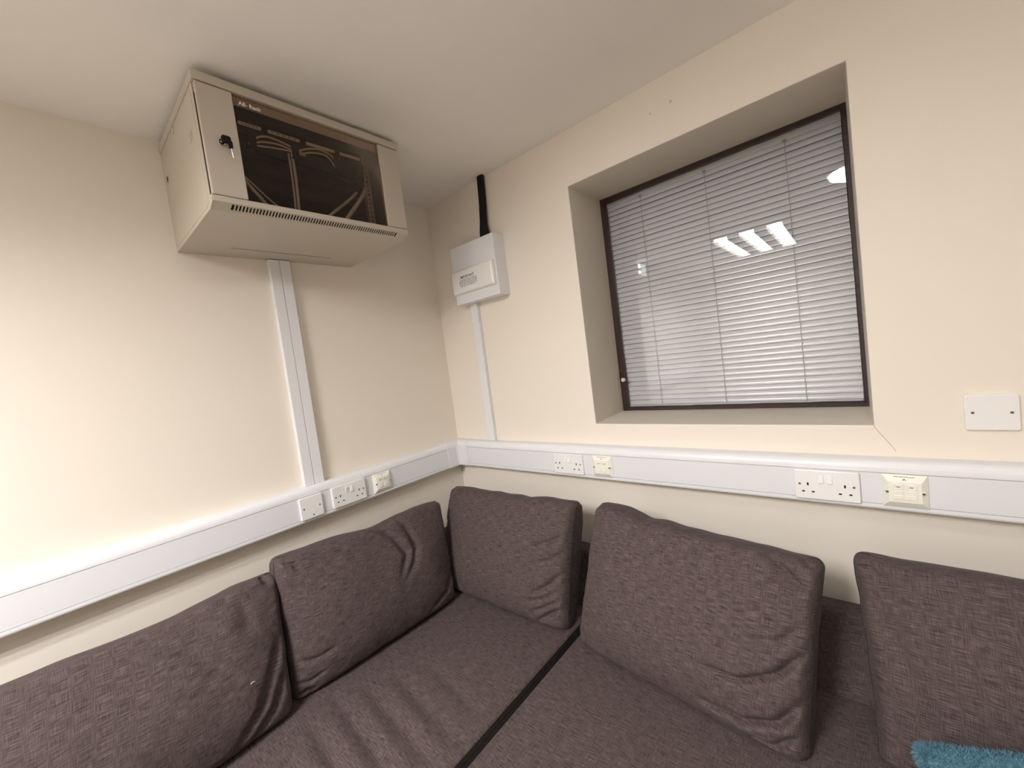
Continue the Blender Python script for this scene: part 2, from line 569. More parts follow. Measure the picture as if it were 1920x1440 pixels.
def double_socket(fr, base, label, flip=False):
    t = thing('double_socket', label, 'socket', base, 'double sockets on the trunking')
    n = 0.0095
    MB(fr).rrect(0.146, 0.086, 0.0, n, 0.005, 0.0022).build('face_plate', 'plate', t, smooth=False)
    for sx in (-1, 1):
        screw(fr, sx * 0.0603, 0.001, n, t, 15 + 20 * sx)
        cx = sx * 0.0412
        slot(fr, cx, 0.0015, 0.0042, 0.0085, n, t)
        for d in (-0.0112, 0.0112):
            slot(fr, cx + d, -0.0205, 0.0068, 0.0042, n, t)
    for k, cx in enumerate((-0.0105, 0.0085)):
        up = (k == 0 and flip)
        w, h = 0.0125, 0.0235
        z0, z1 = 0.0185 - h / 2, 0.0185 + h / 2
        d0, d1 = (0.0095 + 0.0045, 0.0095 + 0.0006) if not up else (0.0095 + 0.0006, 0.0095 + 0.0045)
        vv = [(cx - w / 2, z0, 0.006), (cx + w / 2, z0, 0.006), (cx + w / 2, z1, 0.006), (cx - w / 2, z1, 0.006),
              (cx - w / 2, z0, d0), (cx + w / 2, z0, d0), (cx + w / 2, z1, d1), (cx - w / 2, z1, d1)]
        MB(fr).add(vv, [(0, 1, 2, 3), (4, 5, 6, 7), (0, 1, 5, 4), (1, 2, 6, 5), (2, 3, 7, 6), (3, 0, 4, 7)]).build('rocker_switch', 'plate', t, bevel=0.0012)
    return t


def data_outlet(fr, base, label):
    t = thing('data_outlet', label, 'data outlet', base, 'cream data outlets on the trunking')
    q = lambda w, h, n, cy=0.0: [(-w / 2, -h / 2 + cy, n), (w / 2, -h / 2 + cy, n), (w / 2, h / 2 + cy, n), (-w / 2, h / 2 + cy, n)]
    MB(fr).loft([q(0.086, 0.086, 0.0), q(0.086, 0.086, 0.0028), q(0.085, 0.085, 0.0036), q(0.0625, 0.0545, 0.0120, -0.001), q(0.0610, 0.0530, 0.0125, -0.001)]).build('face_plate', 'cream_plate', t)
    for sx in (-1, 1):
        MB(fr).rrect(0.0085, 0.0075, 0.003, 0.0132, 0.001, 0.0004, sx * 0.0335, -0.001).build('screw_boss', 'cream_plate', t)
        screw(fr, sx * 0.0335, -0.001, 0.0132, t, 40 * sx)
        cx = sx * 0.0122
        mdl = MB(fr).rrect(0.0225, 0.0450, 0.010, 0.0134, 0.0006, 0.0003, cx, -0.001).build('outlet_module', 'cream_plate', t)
        # label window, its icon, and a two-part shutter
        for (w, h, cy, d0, d1) in ((0.0170, 0.0013, 0.0175, .0134, .0146), (0.0170, 0.0013, 0.0083, .0134, .0146), (0.0013, 0.0105, 0.0129, .0134, .0146)):
            for ss in ((-1, 1) if w < 0.002 else (0,)):
                MB(fr).rrect(w, h, d0, d1, 0.0003, 0.0001, cx + ss * 0.0080, cy, 1).build('label_frame', 'cream_plate', mdl)
        MB(fr).rrect(0.0070, 0.0020, 0.0130, 0.0137, 0.0004, 0.0001, cx, 0.0130, 1).build('icon', 'ink', mdl)
        MB(fr).rrect(0.0165, 0.0098, 0.0130, 0.0143, 0.0004, 0.0003, cx, -0.0015, 1).build('shutter', 'cream_plate', mdl)
        MB(fr).rrect(0.0165, 0.0098, 0.0130, 0.0156, 0.0004, 0.0003, cx, -0.0132, 1).build('shutter', 'cream_plate', mdl)
    # tiny maker's line and emblem printed along the top bevel
    def bev(u, v):
        tt = (v - 0.0262) / (0.0425 - 0.0262)
        return 0.0122 - 0.0086 * tt + 0.0002
    mk = MB(fr)
    for (u0, u1, v0) in ((-0.020, -0.011, 0.0375), (-0.010, -0.001, 0.0372), (0.0, 0.008, 0.0372), (0.009, 0.019, 0.0368)):
        mk.add([(u0, v0, bev(0, v0)), (u1, v0, bev(0, v0)), (u1, v0 + 0.0013, bev(0, v0 + .0013)), (u0, v0 + 0.0013, bev(0, v0 + .0013))], [(0, 1, 2, 3)])
    mk.build('print_line', 'ink', t)
    em = MB(fr)
    for (u0, v0, u1, v1) in ((-0.0035, 0.0295, -0.0005, 0.0335), (-0.0005, 0.0335, 0.0035, 0.0295), (-0.0005, 0.0335, -0.0005, 0.0300)):
        dx, dy = u1 - u0, v1 - v0
        l = math.hypot(dx, dy)
        px, py = -dy / l * 0.0006, dx / l * 0.0006
        cs = [(u0 + px, v0 + py), (u1 + px, v1 + py), (u1 - px, v1 - py), (u0 - px, v0 - py)]
        em.add([(a, b, bev(a, b)) for a, b in cs], [(0, 1, 2, 3)])
    em.build('emblem', 'ink', t)
    return t


def blank_plate(fr, base, label, hole=False, group=None):
    t = thing('blank_plate', label, 'blank plate', base, group)
    n = 0.0090
    MB(fr).rrect(0.086, 0.086, 0.0, n, 0.005, 0.0022).build('face_plate', 'plate', t)
    screw(fr, -0.0302, 0.0, n, t, 25)
    screw(fr, 0.0302, 0.0, n, t, -10)
    if hole:
        MB(fr).disc(0.002, -0.031, 0.0030, n - 0.003, n + 0.0003, 12).build('cord_hole', 'slot', t)
    return t


PZ = -0.0755
DL = 0.0492
blank_plate(onL(-0.8263, -0.0761, DL), (DL, -0.8263, -0.119), 'square white flex outlet plate with a small hole, on the left trunking', True)
double_socket(onL(-0.6711, -0.0742, DL), (DL, -0.6711, -0.117), 'white double socket on the left-wall trunking, one rocker up and one down', True)
data_outlet(onL(-0.5165, -0.0753, DL), (DL, -0.5165, -0.118), 'cream data outlet on the left-wall trunking near the corner')
double_socket(onB(0.7451, -0.0752, -DL), (0.7451, -DL, -0.118), 'white double socket on the back trunking to the left of the window sill')
data_outlet(onB(0.9048, -0.0758, -DL), (0.9048, -DL, -0.119), 'cream data outlet on the back trunking below the left end of the window')
double_socket(onB(1.6027, -0.0765, -DL), (1.6027, -DL, -0.119), 'white double socket on the back trunking below the right end of the window')
data_outlet(onB(1.7618, -0.0754, -DL), (1.7618, -DL, -0.118), 'cream data outlet on the back trunking beside the rightmost double socket')
blank_plate(onB(1.9219, 0.1186, 0.0), (1.9219, 0, 0.0756), 'square white blank plate screwed to the wall right of the window')

# ------------------------------------------------------------------ fuse box (consumer unit) and its black feed
cu = thing('fuse_box', 'white fuse box with a hinged flap and printed notice, mounted near the corner', 'fuse box', (0.3635, 0, 0.690))
cfr = onB(0.3635, 0.826, 0.0)
MB(cfr).rrect(0.285, 0.272, 0.0, 0.074, 0.004, 0.0015, seg=3).build('enclosure', 'pvc', cu)
fl_rings = []
for (w, dz0, dz1, n) in ((0.274, -0.0910, 0.0205, 0.070), (0.274, -0.0910, 0.0205, 0.076), (0.274, -0.0895, 0.0190, 0.088), (0.262, -0.0840, 0.0130, 0.096)):
    sh = 0.002
    fl_rings.append([(-w / 2 - sh, dz0, n), (w / 2 - sh, dz0, n), (w / 2 - sh, dz1, n), (-w / 2 - sh, dz1, n)])
fl = MB(cfr).loft(fl_rings).build('flap', 'plate', cu, bevel=0.004, seg=3)


def text_mesh(body, size, fr, u, v, n, mat, name, parent, bold=0.0, align='CENTER', sx=1.0):
    c = bpy.data.curves.new(name, 'FONT')
    c.body = body
    c.size = size
    c.align_x = align
    c.offset = bold
    c.resolution_u = 2
    t = bpy.data.objects.new(name, c)
    COL.objects.link(t)
    bpy.context.view_layer.update()
    me = bpy.data.meshes.new_from_object(t)
    vs = [(u + p.co.x * sx, v + p.co.y, n) for p in me.vertices]
    fs = [tuple(p.vertices) for p in me.polygons]
    bpy.data.objects.remove(t)
    bpy.data.curves.remove(c)
    bpy.data.meshes.remove(me)
    return MB(fr).add(vs, fs).build(name, mat, parent)


text_mesh('IMPORTANT', 0.0165, cfr, -0.026, -0.0245, 0.0964, 'ink', 'notice_heading', fl, 0.0005)
rnd = random.Random(3)
nt_ = MB(cfr)
for row in range(5):
    v0 = -0.0335 - row * 0.0070
    u = -0.084 + (0.006 if row in (0, 4) else 0)
    end = 0.036 - (0.012 if row == 4 else 0)
    while u < end:
        w = min(rnd.uniform(0.005, 0.017), end - u)
        nt_.add([(u, v0, 0.0963), (u + w, v0, 0.0963), (u + w, v0 + 0.0028, 0.0963), (u, v0 + 0.0028, 0.0963)], [(0, 1, 2, 3)])
        u += w + 0.0026
nt_.build('notice_print', 'ink', fl)

cb = MB()
rings = []
for (x, y, z, w, t) in ((0.430, -0.0165, 1.2530, 0.034, 0.020), (0.4275, -0.0165, 1.21, 0.035, 0.021), (0.424, -0.018, 1.13, 0.035, 0.021), (0.419, -0.022, 1.05, 0.035, 0.022),
                        (0.4175, -0.024, 1.022, 0.037, 0.024), (0.419, -0.026, 1.000, 0.044, 0.028), (0.420, -0.028, 0.955, 0.047, 0.030)):
    ring = []
    for k in range(12):
        a = 2 * math.pi * k / 12
        c, s = math.cos(a), math.sin(a)
        ring.append((x + w / 2 * math.copysign(abs(c) ** 0.45, c), y + t / 2 * math.copysign(abs(s) ** 0.45, s), z))
    rings.append(ring)
o = cb.loft(rings).build('supply_cable', 'black', None, smooth=True)
tag(o, 'thick black supply cable dropping from the ceiling into the fuse box', 'cable')

# ------------------------------------------------------------------ wall-mounted rack cabinet
KX, KY0, KY1, KZ0, KZ1 = 0.450, -1.0925, -0.4845, 0.8880, 1.2300
tiltz = lambda x, y, z: (x, y, z + (y - KY0) * 0.0105)
K = lambda: MB(tiltz)
cab = thing('rack_cabinet', 'grey wall-mounted network rack cabinet with a smoked glass door under the ceiling', 'cabinet', (0, (KY0 + KY1) / 2, KZ0))
K().box(0.0, 0.003, KY0 + 0.002, KY1 - 0.002, KZ0 + 0.004, KZ1 - 0.004).build('back_panel', 'cab_in_shade', cab)
K().box(0.0, KX + 0.004, KY0 - 0.003, KY1 + 0.003, KZ1 - 0.0235, KZ1).build('top_cover', 'cab', cab, bevel=0.002)
# side panels: thin plate with a shallow recessed field
for (ya, s) in ((KY0, 1), (KY1, -1)):
    pr = [(0.0, KZ0), (0.420, KZ0), (0.4480, KZ0 + 0.0130), (0.4480, KZ0 + 0.030), (0.4340, KZ0 + 0.030), (0.4340, KZ1 - 0.0245), (0.0, KZ1 - 0.0245)]
    sp = K().loft([[(x, ya, z) for x, z in pr], [(x, ya + s * 0.0018, z) for x, z in pr]]).build('side_panel', 'cab', cab)
    pr2 = [(0.012, KZ0 + 0.012), (0.410, KZ0 + 0.012), (0.418, KZ0 + 0.020), (0.418, KZ1 - 0.034), (0.012, KZ1 - 0.034)]
    K().loft([[(x, ya - s * 0.0014, z) for x, z in pr2], [(x, ya + s * 0.001, z) for x, z in pr2]]).build('removable_panel', 'cab', sp, bevel=0.001)
    if s == 1:
        for (cx, cz) in ((0.3640, 1.1020), (0.0500, 1.1080)):
            hexr = lambda w, h: [(cx - w * 0.5, cz + h * 0.5), (cx + w * 0.5, cz + h * 0.28), (cx + w * 0.5, cz - h * 0.28), (cx - w * 0.5, cz - h * 0.5)]
            K().loft([[(x, ya - 0.0026, z) for x, z in hexr(0.026, 0.034)], [(x, ya - 0.001, z) for x, z in hexr(0.026, 0.034)]]).build('latch_rim', 'cab', sp)
            K().loft([[(x, ya - 0.0030, z) for x, z in hexr(0.014, 0.020)], [(x, ya - 0.0015, z) for x, z in hexr(0.014, 0.020)]]).build('latch', 'rail' if cx > 0.2 else 'slot', sp)
        ring = lambda r, y: [(0.2055 + r * 0.8 * math.cos(2 * math.pi * k / 14), y, 1.1885 + r * math.sin(2 * math.pi * k / 14)) for k in range(14)]
        K().loft([ring(0.0105, ya - 0.001), ring(0.0105, ya - 0.0030), ring(0.0075, ya - 0.0042)]).build('side_lock', 'chrome', sp)
# bottom panel, chamfered vent grille and front lip
K().box(0.0, 0.4205, KY0 + 0.002, KY1 - 0.002, KZ0, KZ0 + 0.002).build('bottom_panel', 'cab', cab)
K().box(0.1035, 0.1062, -0.967, -0.624, KZ0 - 0.0004, KZ0 + 0.001).build('cable_entry_slit', 'slot', cab)
A, B = Vector((0.4200, 0, KZ0)), Vector((0.4480, 0, KZ0 + 0.0130))
cd = (B - A).normalized()
nd = Vector((-cd.z, 0, cd.x))
gm = K()


def gbox(t0, t1, y0, y1, th=0.0015):
    p = []
    for yy in (y0, y1):
        for (t, k) in ((t0, 0), (t1, 0), (t1, 1), (t0, 1)):
            q = A + cd * t + nd * (th * k)
            p.append((q.x, yy, q.z))
    gm.add(p, [(0, 1, 2, 3), (4, 5, 6, 7), (0, 1, 5, 4), (1, 2, 6, 5), (2, 3, 7, 6), (3, 0, 4, 7)])


CL = (B - A).length
VY0, VY1, NV = -1.0480, -0.5290, 62
gbox(0, 0.0068, KY0 + 0.002, KY1 - 0.002)
gbox(CL - 0.0040, CL, KY0 + 0.002, KY1 - 0.002)
gbox(0.0068, CL - 0.0040, KY0 + 0.002, VY0)
gbox(0.0068, CL - 0.0040, VY1, KY1 - 0.002)
vp = (VY1 - VY0) / NV
for i in range(1, NV):
    y = VY0 + i * vp
    gbox(0.0068, CL - 0.0040, y - vp * 0.23, y + vp * 0.23)
vg = gm.build('vent_grille', 'cab', cab)
K().loft([[(0.4205, KY0 + 0.01, KZ0 + 0.0045), (0.4455, KY0 + 0.01, KZ0 + 0.0160), (0.4430, KY0 + 0.01, KZ0 + 0.0190), (0.4180, KY0 + 0.01, KZ0 + 0.0075)],
          [(0.4205, KY1 - 0.01, KZ0 + 0.0045), (0.4455, KY1 - 0.01, KZ0 + 0.0160), (0.4430, KY1 - 0.01, KZ0 + 0.0190), (0.4180, KY1 - 0.01, KZ0 + 0.0075)]]).build('grille_shade_sheet', 'slot', vg)  # dark sheet added behind the slots to paint their shade
K().box(0.4465, 0.4490, KY0 + 0.001, KY1 - 0.001, KZ0 + 0.0128, KZ0 + 0.0285).build('front_lip', 'cab', cab, bevel=0.0008)
K().box(0.4080, 0.4470, KY0 + 0.002, KY1 - 0.002, KZ0 + 0.0275, KZ0 + 0.0285).build('lip_shelf', 'cab', cab)
K().box(0.4320, 0.4345, KY0 + 0.002, KY1 - 0.002, KZ1 - 0.047, KZ1 - 0.024).build('inner_top_rail', 'cab', cab)
for (a, b, c, d, e, g2) in ((0.003, 0.430, KY0 + 0.004, KY1 - 0.004, KZ1 - 0.0265, KZ1 - 0.0245), (0.003, 0.430, KY0 + 0.0025, KY0 + 0.0040, KZ0 + 0.004, KZ1 - 0.0245),
                          (0.003, 0.430, KY1 - 0.0040, KY1 - 0.0025, KZ0 + 0.004, KZ1 - 0.0245), (0.003, 0.415, KY0 + 0.004, KY1 - 0.004, KZ0 + 0.0025, KZ0 + 0.004)):
    K().box(a, b, c, d, e, g2).build('inner_shade_liner', 'cab_in_shade', cab)  # dark sheets added over the inner faces as painted interior shade
# door
DZ0, DZ1 = KZ0 + 0.0298, KZ1 - 0.0258
door = K().box(0.4375, 0.4515, KY0 + 0.0025, -1.0075, DZ0, DZ1).build('door_stile', 'cab', cab, bevel=0.0022)
K().box(0.4375, 0.4515, -0.5665, KY1 - 0.0025, DZ0, DZ1).build('door_stile', 'cab', cab, bevel=0.0022)
gp = K().box(0.4440, 0.4475, -1.012, -0.562, DZ0 + 0.0005, DZ1 - 0.0005).build('glass_door_pane', 'rackglass', cab)
# printed maker's name on the glass
gfr = lambda u, v, n: tiltz(0.4478 + n, -0.9935 + u, 1.1790 + v - 0.001)
text_mesh('All-', 0.0152, gfr, 0.0, 0.0015, 0.0003, 'text', 'door_print', gp, 0.0003, 'LEFT')
text_mesh('Rack', 0.0152, gfr, 0.0262, 0.0015, 0.0003, 'text', 'door_print', gp, 0.0003, 'LEFT')
bx = MB(gfr)
for (u0, u1, v0, v1) in ((0.0235, 0.0640, -0.0030, -0.0022), (0.0632, 0.0640, -0.0030, 0.0060), (0.0235, 0.0243, -0.0030, 0.0010)):
    bx.add([(u0, v0, .0003), (u1, v0, .0003), (u1, v1, .0003), (u0, v1, .0003)], [(0, 1, 2, 3)])
bx.build('print_box', 'ink', gp)
# lock with key and a spare key hanging from the ring
lk = MB(lambda u, v, n: tiltz(0.4515 + n, -1.0520 + u, 1.0575 + v)).disc(0, 0, 0.0085, 0.0, 0.005, 18).build('lock', 'chrome', door)
key = thing('key', 'black-headed key standing in the cabinet door lock with a spare hanging', 'key', (0.462, -1.044, 1.02))
kf = lambda u, v, n: tiltz(0.4565 + n, -1.0480 + u, 1.0600 + v)
MB(kf).tube([(-0.004, -0.002, 0.0), (0.000, 0.0, 0.010)], 0.003, 8).build('key_blade', 'chrome', key)
MB(kf).rrect(0.021, 0.017, 0.006, 0.0155, 0.005, 0.0012, 0.0040, 0.0015).build('key_head', 'black', key)
MB(kf).rrect(0.0095, 0.0200, 0.010, 0.0150, 0.003, 0.001, 0.0120, -0.0110).build('spare_head', 'black', key)
MB(kf).tube([(0.0125, -0.020, 0.0125), (0.0135, -0.031, 0.012), (0.0148, -0.0440, 0.0115)], [0.0016, 0.0015, 0.0009], 6).build('spare_blade', 'chrome', key)

# inside: mounting rails, patch panel, cable manager
rl = K()
RX = 0.372
for (ya, yb) in ((-0.5890, -0.5650), (-1.012, -0.990)):
    z0, z1 = KZ0 + 0.010, KZ1 - 0.050
    step = 0.01588
    rl = K()
    w = yb - ya
    ha, hb = (ya + 0.0055, ya + 0.0150) if ya > -0.8 else (ya + 0.007, ya + 0.0165)
    rl.box(RX, RX + 0.0018, ya, ha, z0, z1)
    rl.box(RX, RX + 0.0018, hb, yb, z0, z1)
    z = z0
    while z < z1 - 0.006:
        rl.box(RX, RX + 0.0018, ha, hb, z, z + 0.0064)
        z += step
    if ya > -0.8:
        rl.box(RX - 0.050, RX + 0.0018, yb - 0.0018, yb, z0, z1)
    else:
        rl.box(RX - 0.050, RX + 0.0018, ya, ya + 0.0018, z0, z1)
    rl.build('rack_rail', 'rail', cab)
pp = K().box(0.355, 0.3715, -0.990, -0.5885, 1.146, 1.192).build('patch_panel', 'black', cab)
for (ya, yb) in ((-0.9760, -0.9155), (-0.8965, -0.8030), (-0.7835, -0.6880), (-0.6695, -0.5935)):
    ls = K().box(0.3710, 0.3730, ya, yb, 1.1700, 1.1795).build('label_strip', 'label', pp)
    if yb < -0.79:
        sm = K()
        for q in range(5):
            y0 = ya + 0.008 + q * (yb - ya - 0.012) / 5
            sm.box(0.3729, 0.3733, y0, y0 + (yb - ya) * 0.09, 1.1735, 1.1760)
        sm.build('handwriting', 'ink', ls)
    for q in range(4):
        yy = ya + (q + 0.5) * (yb - ya) / 4
        K().box(0.3712, 0.3722, yy - 0.0065, yy + 0.0065, 1.1500, 1.1640).build('port', 'slot', pp)
cm = K().box(0.360, 0.3740, -0.990, -0.5885, 1.098, 1.140).build('cable_manager', 'black', cab)
for yy in (-0.955, -0.835, -0.70, -0.615):
    K().box(0.3735, 0.400, yy - 0.010, yy + 0.010, 1.0985, 1.1035).build('manager_ring', 'black', cm)
    K().box(0.3980, 0.403, yy - 0.010, yy + 0.010, 1.0985, 1.1390).build('manager_ring', 'black', cm)
for (z0, z1) in ((1.050, 1.094), (1.000, 1.040)):
    sw = K().box(0.15, 0.3380, -0.990, -0.5885, z0, z1).build('equipment_unit', 'black', cab)
    for q in range(16):
        yy = -0.93 + q * 0.019
        K().box(0.3378, 0.3388, yy, yy + 0.012, z0 + 0.014, z0 + 0.026).build('port', 'slot', sw)


def bez(pts, n=14):
    out = []
    P = [Vector(p) for p in pts]
    for i in range(len(P) - 1):
        p0, p1, p2, p3 = P[max(i - 1, 0)], P[i], P[i + 1], P[min(i + 2, len(P) - 1)]
        for k in range(n):
            t = k / n
            out.append(0.5 * ((2 * p1) + (p2 - p0) * t + (2 * p0 - 5 * p1 + 4 * p2 - p3) * t * t + (3 * p1 - p0 - 3 * p2 + p3) * t ** 3))
    out.append(P[-1])
    return [tuple(p) for p in out]


cab_cables = [
    ('pale patch cable arching highest along the cable manager', 'cable_pale', 0.0030, [(0.386, -0.954, 1.122), (0.392, -0.925, 1.141), (0.392, -0.890, 1.145), (0.390, -0.845, 1.138), (0.386, -0.81, 1.134)]),
    ('pale patch cable just under the highest one on the cable manager', 'cable_pale', 0.0028, [(0.384, -0.962, 1.112), (0.390, -0.925, 1.126), (0.391, -0.88, 1.132), (0.388, -0.84, 1.129), (0.385, -0.80, 1.128)]),
    ('pale patch cable lying lowest on the cable manager', 'cable_pale', 0.0026, [(0.384, -0.955, 1.111), (0.390, -0.90, 1.117), (0.390, -0.85, 1.122), (0.387, -0.80, 1.122)]),
    ('pale patch cable looping towards the third label strip', 'cable_pale', 0.0030, [(0.386, -0.815, 1.136), (0.392, -0.78, 1.149), (0.393, -0.745, 1.154), (0.388, -0.71, 1.148), (0.380, -0.695, 1.135)]),
    ('short pale patch cable bunched beside the middle of the panel', 'cable_pale', 0.0028, [(0.386, -0.81, 1.127), (0.392, -0.775, 1.138), (0.393, -0.735, 1.140), (0.386, -0.71, 1.128), (0.378, -0.70, 1.118)]),
    ('grey cable hanging straight down the middle of the cabinet', 'cable_grey', 0.0042, [(0.388, -0.842, 1.118), (0.392, -0.843, 1.06), (0.392, -0.845, 1.00), (0.390, -0.847, 0.950), (0.385, -0.848, 0.915)]),
    ('second grey cable hanging beside the middle one', 'cable_grey', 0.0030, [(0.384, -0.8505, 1.118), (0.386, -0.851, 1.06), (0.387, -0.853, 1.00), (0.385, -0.855, 0.950), (0.380, -0.856, 0.915)]),
    ('thick grey cable slanting down at the left behind the door stile', 'cable_grey', 0.0050, [(0.384, -0.998, 1.022), (0.386, -0.975, 0.985), (0.386, -0.950, 0.955), (0.384, -0.930, 0.928)]),
    ('thin dark cable slanting down at the left behind the glass', 'cable_grey', 0.0022, [(0.386, -0.985, 1.012), (0.388, -0.950, 0.976), (0.388, -0.915, 0.946), (0.386, -0.88, 0.926)]),
    ('thick grey cable slanting down from the right rail', 'cable_grey', 0.0072, [(0.358, -0.578, 1.080), (0.372, -0.610, 1.035), (0.376, -0.650, 0.985), (0.372, -0.690, 0.935), (0.368, -0.705, 0.912)]),
    ('thinner grey cable slanting down behind the thick one at right', 'cable_grey', 0.0055, [(0.350, -0.612, 1.060), (0.352, -0.660, 1.015), (0.350, -0.720, 0.965), (0.346, -0.775, 0.915)]),
]
for lab, mt, r, pts in cab_cables:
    o = MB(tiltz).tube(bez(pts, 8), r, 8).build('network_cable', mt, None, smooth=True)
    tag(o, lab, 'cable', 'cables inside the rack cabinet')

# ------------------------------------------------------------------ ceiling lights and the glowing sign mirrored in the window
lum = thing('ceiling_light', 'recessed ceiling luminaire with three bright strips, mirrored in the window glass', 'ceiling light', (1.04, -2.74, HC))
LX0, LX1, LY0, LY1 = 0.735, 1.345, -3.42, -2.06
MB().box(LX0, LX1, LY0, LY1, HC - 0.004, HC - 0.001).build('tray', 'white_metal', lum)
for xa in (0.777, 0.985, 1.193):
    MB().box(xa, xa + 0.104, -3.38, -2.105, HC - 0.0090, HC - 0.0045).build('lit_strip', 'tube', lum)
    for xf in (xa - 0.012, xa + 0.108):
        MB().loft([[(xf, yy, HC - 0.004), (xf + 0.008, yy, HC - 0.004), (xf + 0.006, yy, HC - 0.039), (xf + 0.002, yy, HC - 0.039)] for yy in (-3.39, -2.095)]).build('added_light_fin', 'fin', lum)  # unseen fins, added to cut the light reaching the upper left wall
for (a, b, c, d) in ((LX0, LX1, LY0, LY0 + 0.02), (LX0, LX1, LY1 - 0.02, LY1), (LX0, LX0 + 0.02, LY0 + 0.02, LY1 - 0.02), (LX1 - 0.02, LX1, LY0 + 0.02, LY1 - 0.02)):
    MB().box(a, b, c, d, HC - 0.012, HC - 0.0005).build('trim_bar', 'white_metal', lum)
rl_ = thing('ceiling_light', 'round white ceiling light seen only as a bright shape at the window edge', 'ceiling light', (1.79, -1.175, HC))
cyl = lambda r, z, n=40: [(1.79 + r * math.cos(2 * math.pi * k / n), -1.175 + r * math.sin(2 * math.pi * k / n), z) for k in range(n)]
MB().loft([cyl(0.175, HC - 0.0005), cyl(0.175, HC - 0.018), cyl(0.168, HC - 0.022)]).build('base_ring', 'white_metal', rl_)
MB().loft([cyl(0.163, HC - 0.021), cyl(0.155, HC - 0.040), cyl(0.120, HC - 0.055), cyl(0.060, HC - 0.063)]).build('dome', 'roundlight', rl_, smooth=True)
sg = thing('wall_sign', 'small glowing sign high on the left wall, mirrored in the window glass', 'sign', (0, -2.21, 1.10))
MB().box(0.0, 0.03, -2.36, -2.07, 1.098, 1.235).build('sign_case', 'white_metal', sg, bevel=0.003)
MB().box(0.030, 0.032, -2.35, -2.22, 1.105, 1.23).build('sign_panel', 'sign_dim', sg)
MB().box(0.030, 0.0325, -2.205, -2.09, 1.18, 1.222).build('sign_panel', 'sign', sg)
MB().box(0.030, 0.0325, -2.205, -2.09, 1.118, 1.150).build('sign_panel', 'sign', sg)

# ------------------------------------------------------------------ sofa
SZ = -0.59           # seat height
sofa = thing('corner_sofa', 'dark charcoal fabric corner sofa standing in the room corner', 'sofa', (0.9, -0.8, FL))


def slab(name, x0, x1, y0, y1, z0, z1, nx, ny, fn, r=0.025, mat='fabric', parent=None):
    """soft-edged seat slab with a displaced top; UV in metres"""
    vs, fs, uv = [], [], []
    def prof(t):   # 0..1 across -> inset rounding
        return t
    nz = 5
    # top grid
    for j in range(ny + 1):
        for i in range(nx + 1):
            x = x0 + (x1 - x0) * i / nx
            y = y0 + (y1 - y0) * j / ny
            e = min(x - x0, x1 - x, y - y0, y1 - y)
            dz = 0.0
            if e < r:
                dz = -(r - math.sqrt(max(0.0, r * r - (r - e) ** 2)))
            vs.append((x, y, z1 + dz + fn(x, y) * min(1.0, e / 0.03)))
    for j in range(ny):
        for i in range(nx):
            a = j * (nx + 1) + i
            fs.append((a, a + 1, a + nx + 2, a + nx + 1))
    # side skirt
    loop = [i for i in range(nx + 1)] + [(j * (nx + 1) + nx) for j in range(1, ny + 1)] + [ny * (nx + 1) + i for i in range(nx - 1, -1, -1)] + [j * (nx + 1) for j in range(ny - 1, 0, -1)]
    base = len(vs)
    for k in loop:
        vs.append((vs[k][0], vs[k][1], z0))
    n = len(loop)
    for k in range(n):
        fs.append((loop[k], base + k, base + (k + 1) % n, loop[(k + 1) % n]))
    fs.append(tuple(base + k for k in range(n)))
    o = MB().add(vs, fs).build(name, mat, parent, smooth=True)
    me = o.data
    ul = me.uv_layers.new(name='UVMap')
    w = Vector(o['_w'])
    for p in me.polygons:
        nrm = p.normal
        for li in p.loop_indices:
            c = me.vertices[me.loops[li].vertex_index].co + w
            if abs(nrm.z) > 0.5:
                ul.data[li].uv = (c.x, c.y)
            elif abs(nrm.x) > abs(nrm.y):
                ul.data[li].uv = (c.y, c.z)
            else:
                ul.data[li].uv = (c.x, c.z)
    return o


def ridge(x, y, x0, y0, x1, y1, w, h):
    dx, dy = x1 - x0, y1 - y0
    L2 = dx * dx + dy * dy
    t = ((x - x0) * dx + (y - y0) * dy) / L2
    tt = max(0.0, min(1.0, t))
    px, py = x0 + dx * tt, y0 + dy * tt
    d2 = (x - px) ** 2 + (y - py) ** 2
    taper = math.sin(math.pi * min(max(t, 0.0), 1.0)) ** 0.5 if 0 < t < 1 else 0.0
    return h * taper * math.exp(-d2 / (w * w))


SEAT_FOLDS = [(0.36, -0.97, 0.87, -1.02, 0.013, -0.0095), (0.40, -1.06, 0.87, -1.10, 0.014, -0.0110), (0.42, -0.89, 0.87, -0.94, 0.013, -0.0085),
              (0.46, -0.81, 0.87, -0.86, 0.015, -0.0065), (0.42, -1.015, 0.82, -1.055, 0.013, 0.0060), (0.52, -0.72, 0.87, -0.77, 0.018, -0.0050),
              (0.43, -0.93, 0.84, -0.98, 0.013, 0.0055), (0.46, -1.15, 0.87, -1.19, 0.015, -0.0095), (0.48, -1.105, 0.85, -1.14, 0.013, 0.0060),
              (0.48, -0.85, 0.85, -0.90, 0.013, 0.0045), (0.55, -1.24, 0.87, -1.27, 0.015, -0.008)]


def seat_l(x, y):
    z = 0.004 * noise.noise(Vector((x * 3.2, y * 3.2, 1.7)))
    for fo in SEAT_FOLDS:
        z += ridge(x, y, *fo)
    return z


def seat_r(x, y):
    return 0.005 * noise.noise(Vector((x * 3.0, y * 3.0, 8.1))) + 0.0015 * noise.noise(Vector((x * 14, y * 9, 3.1)))


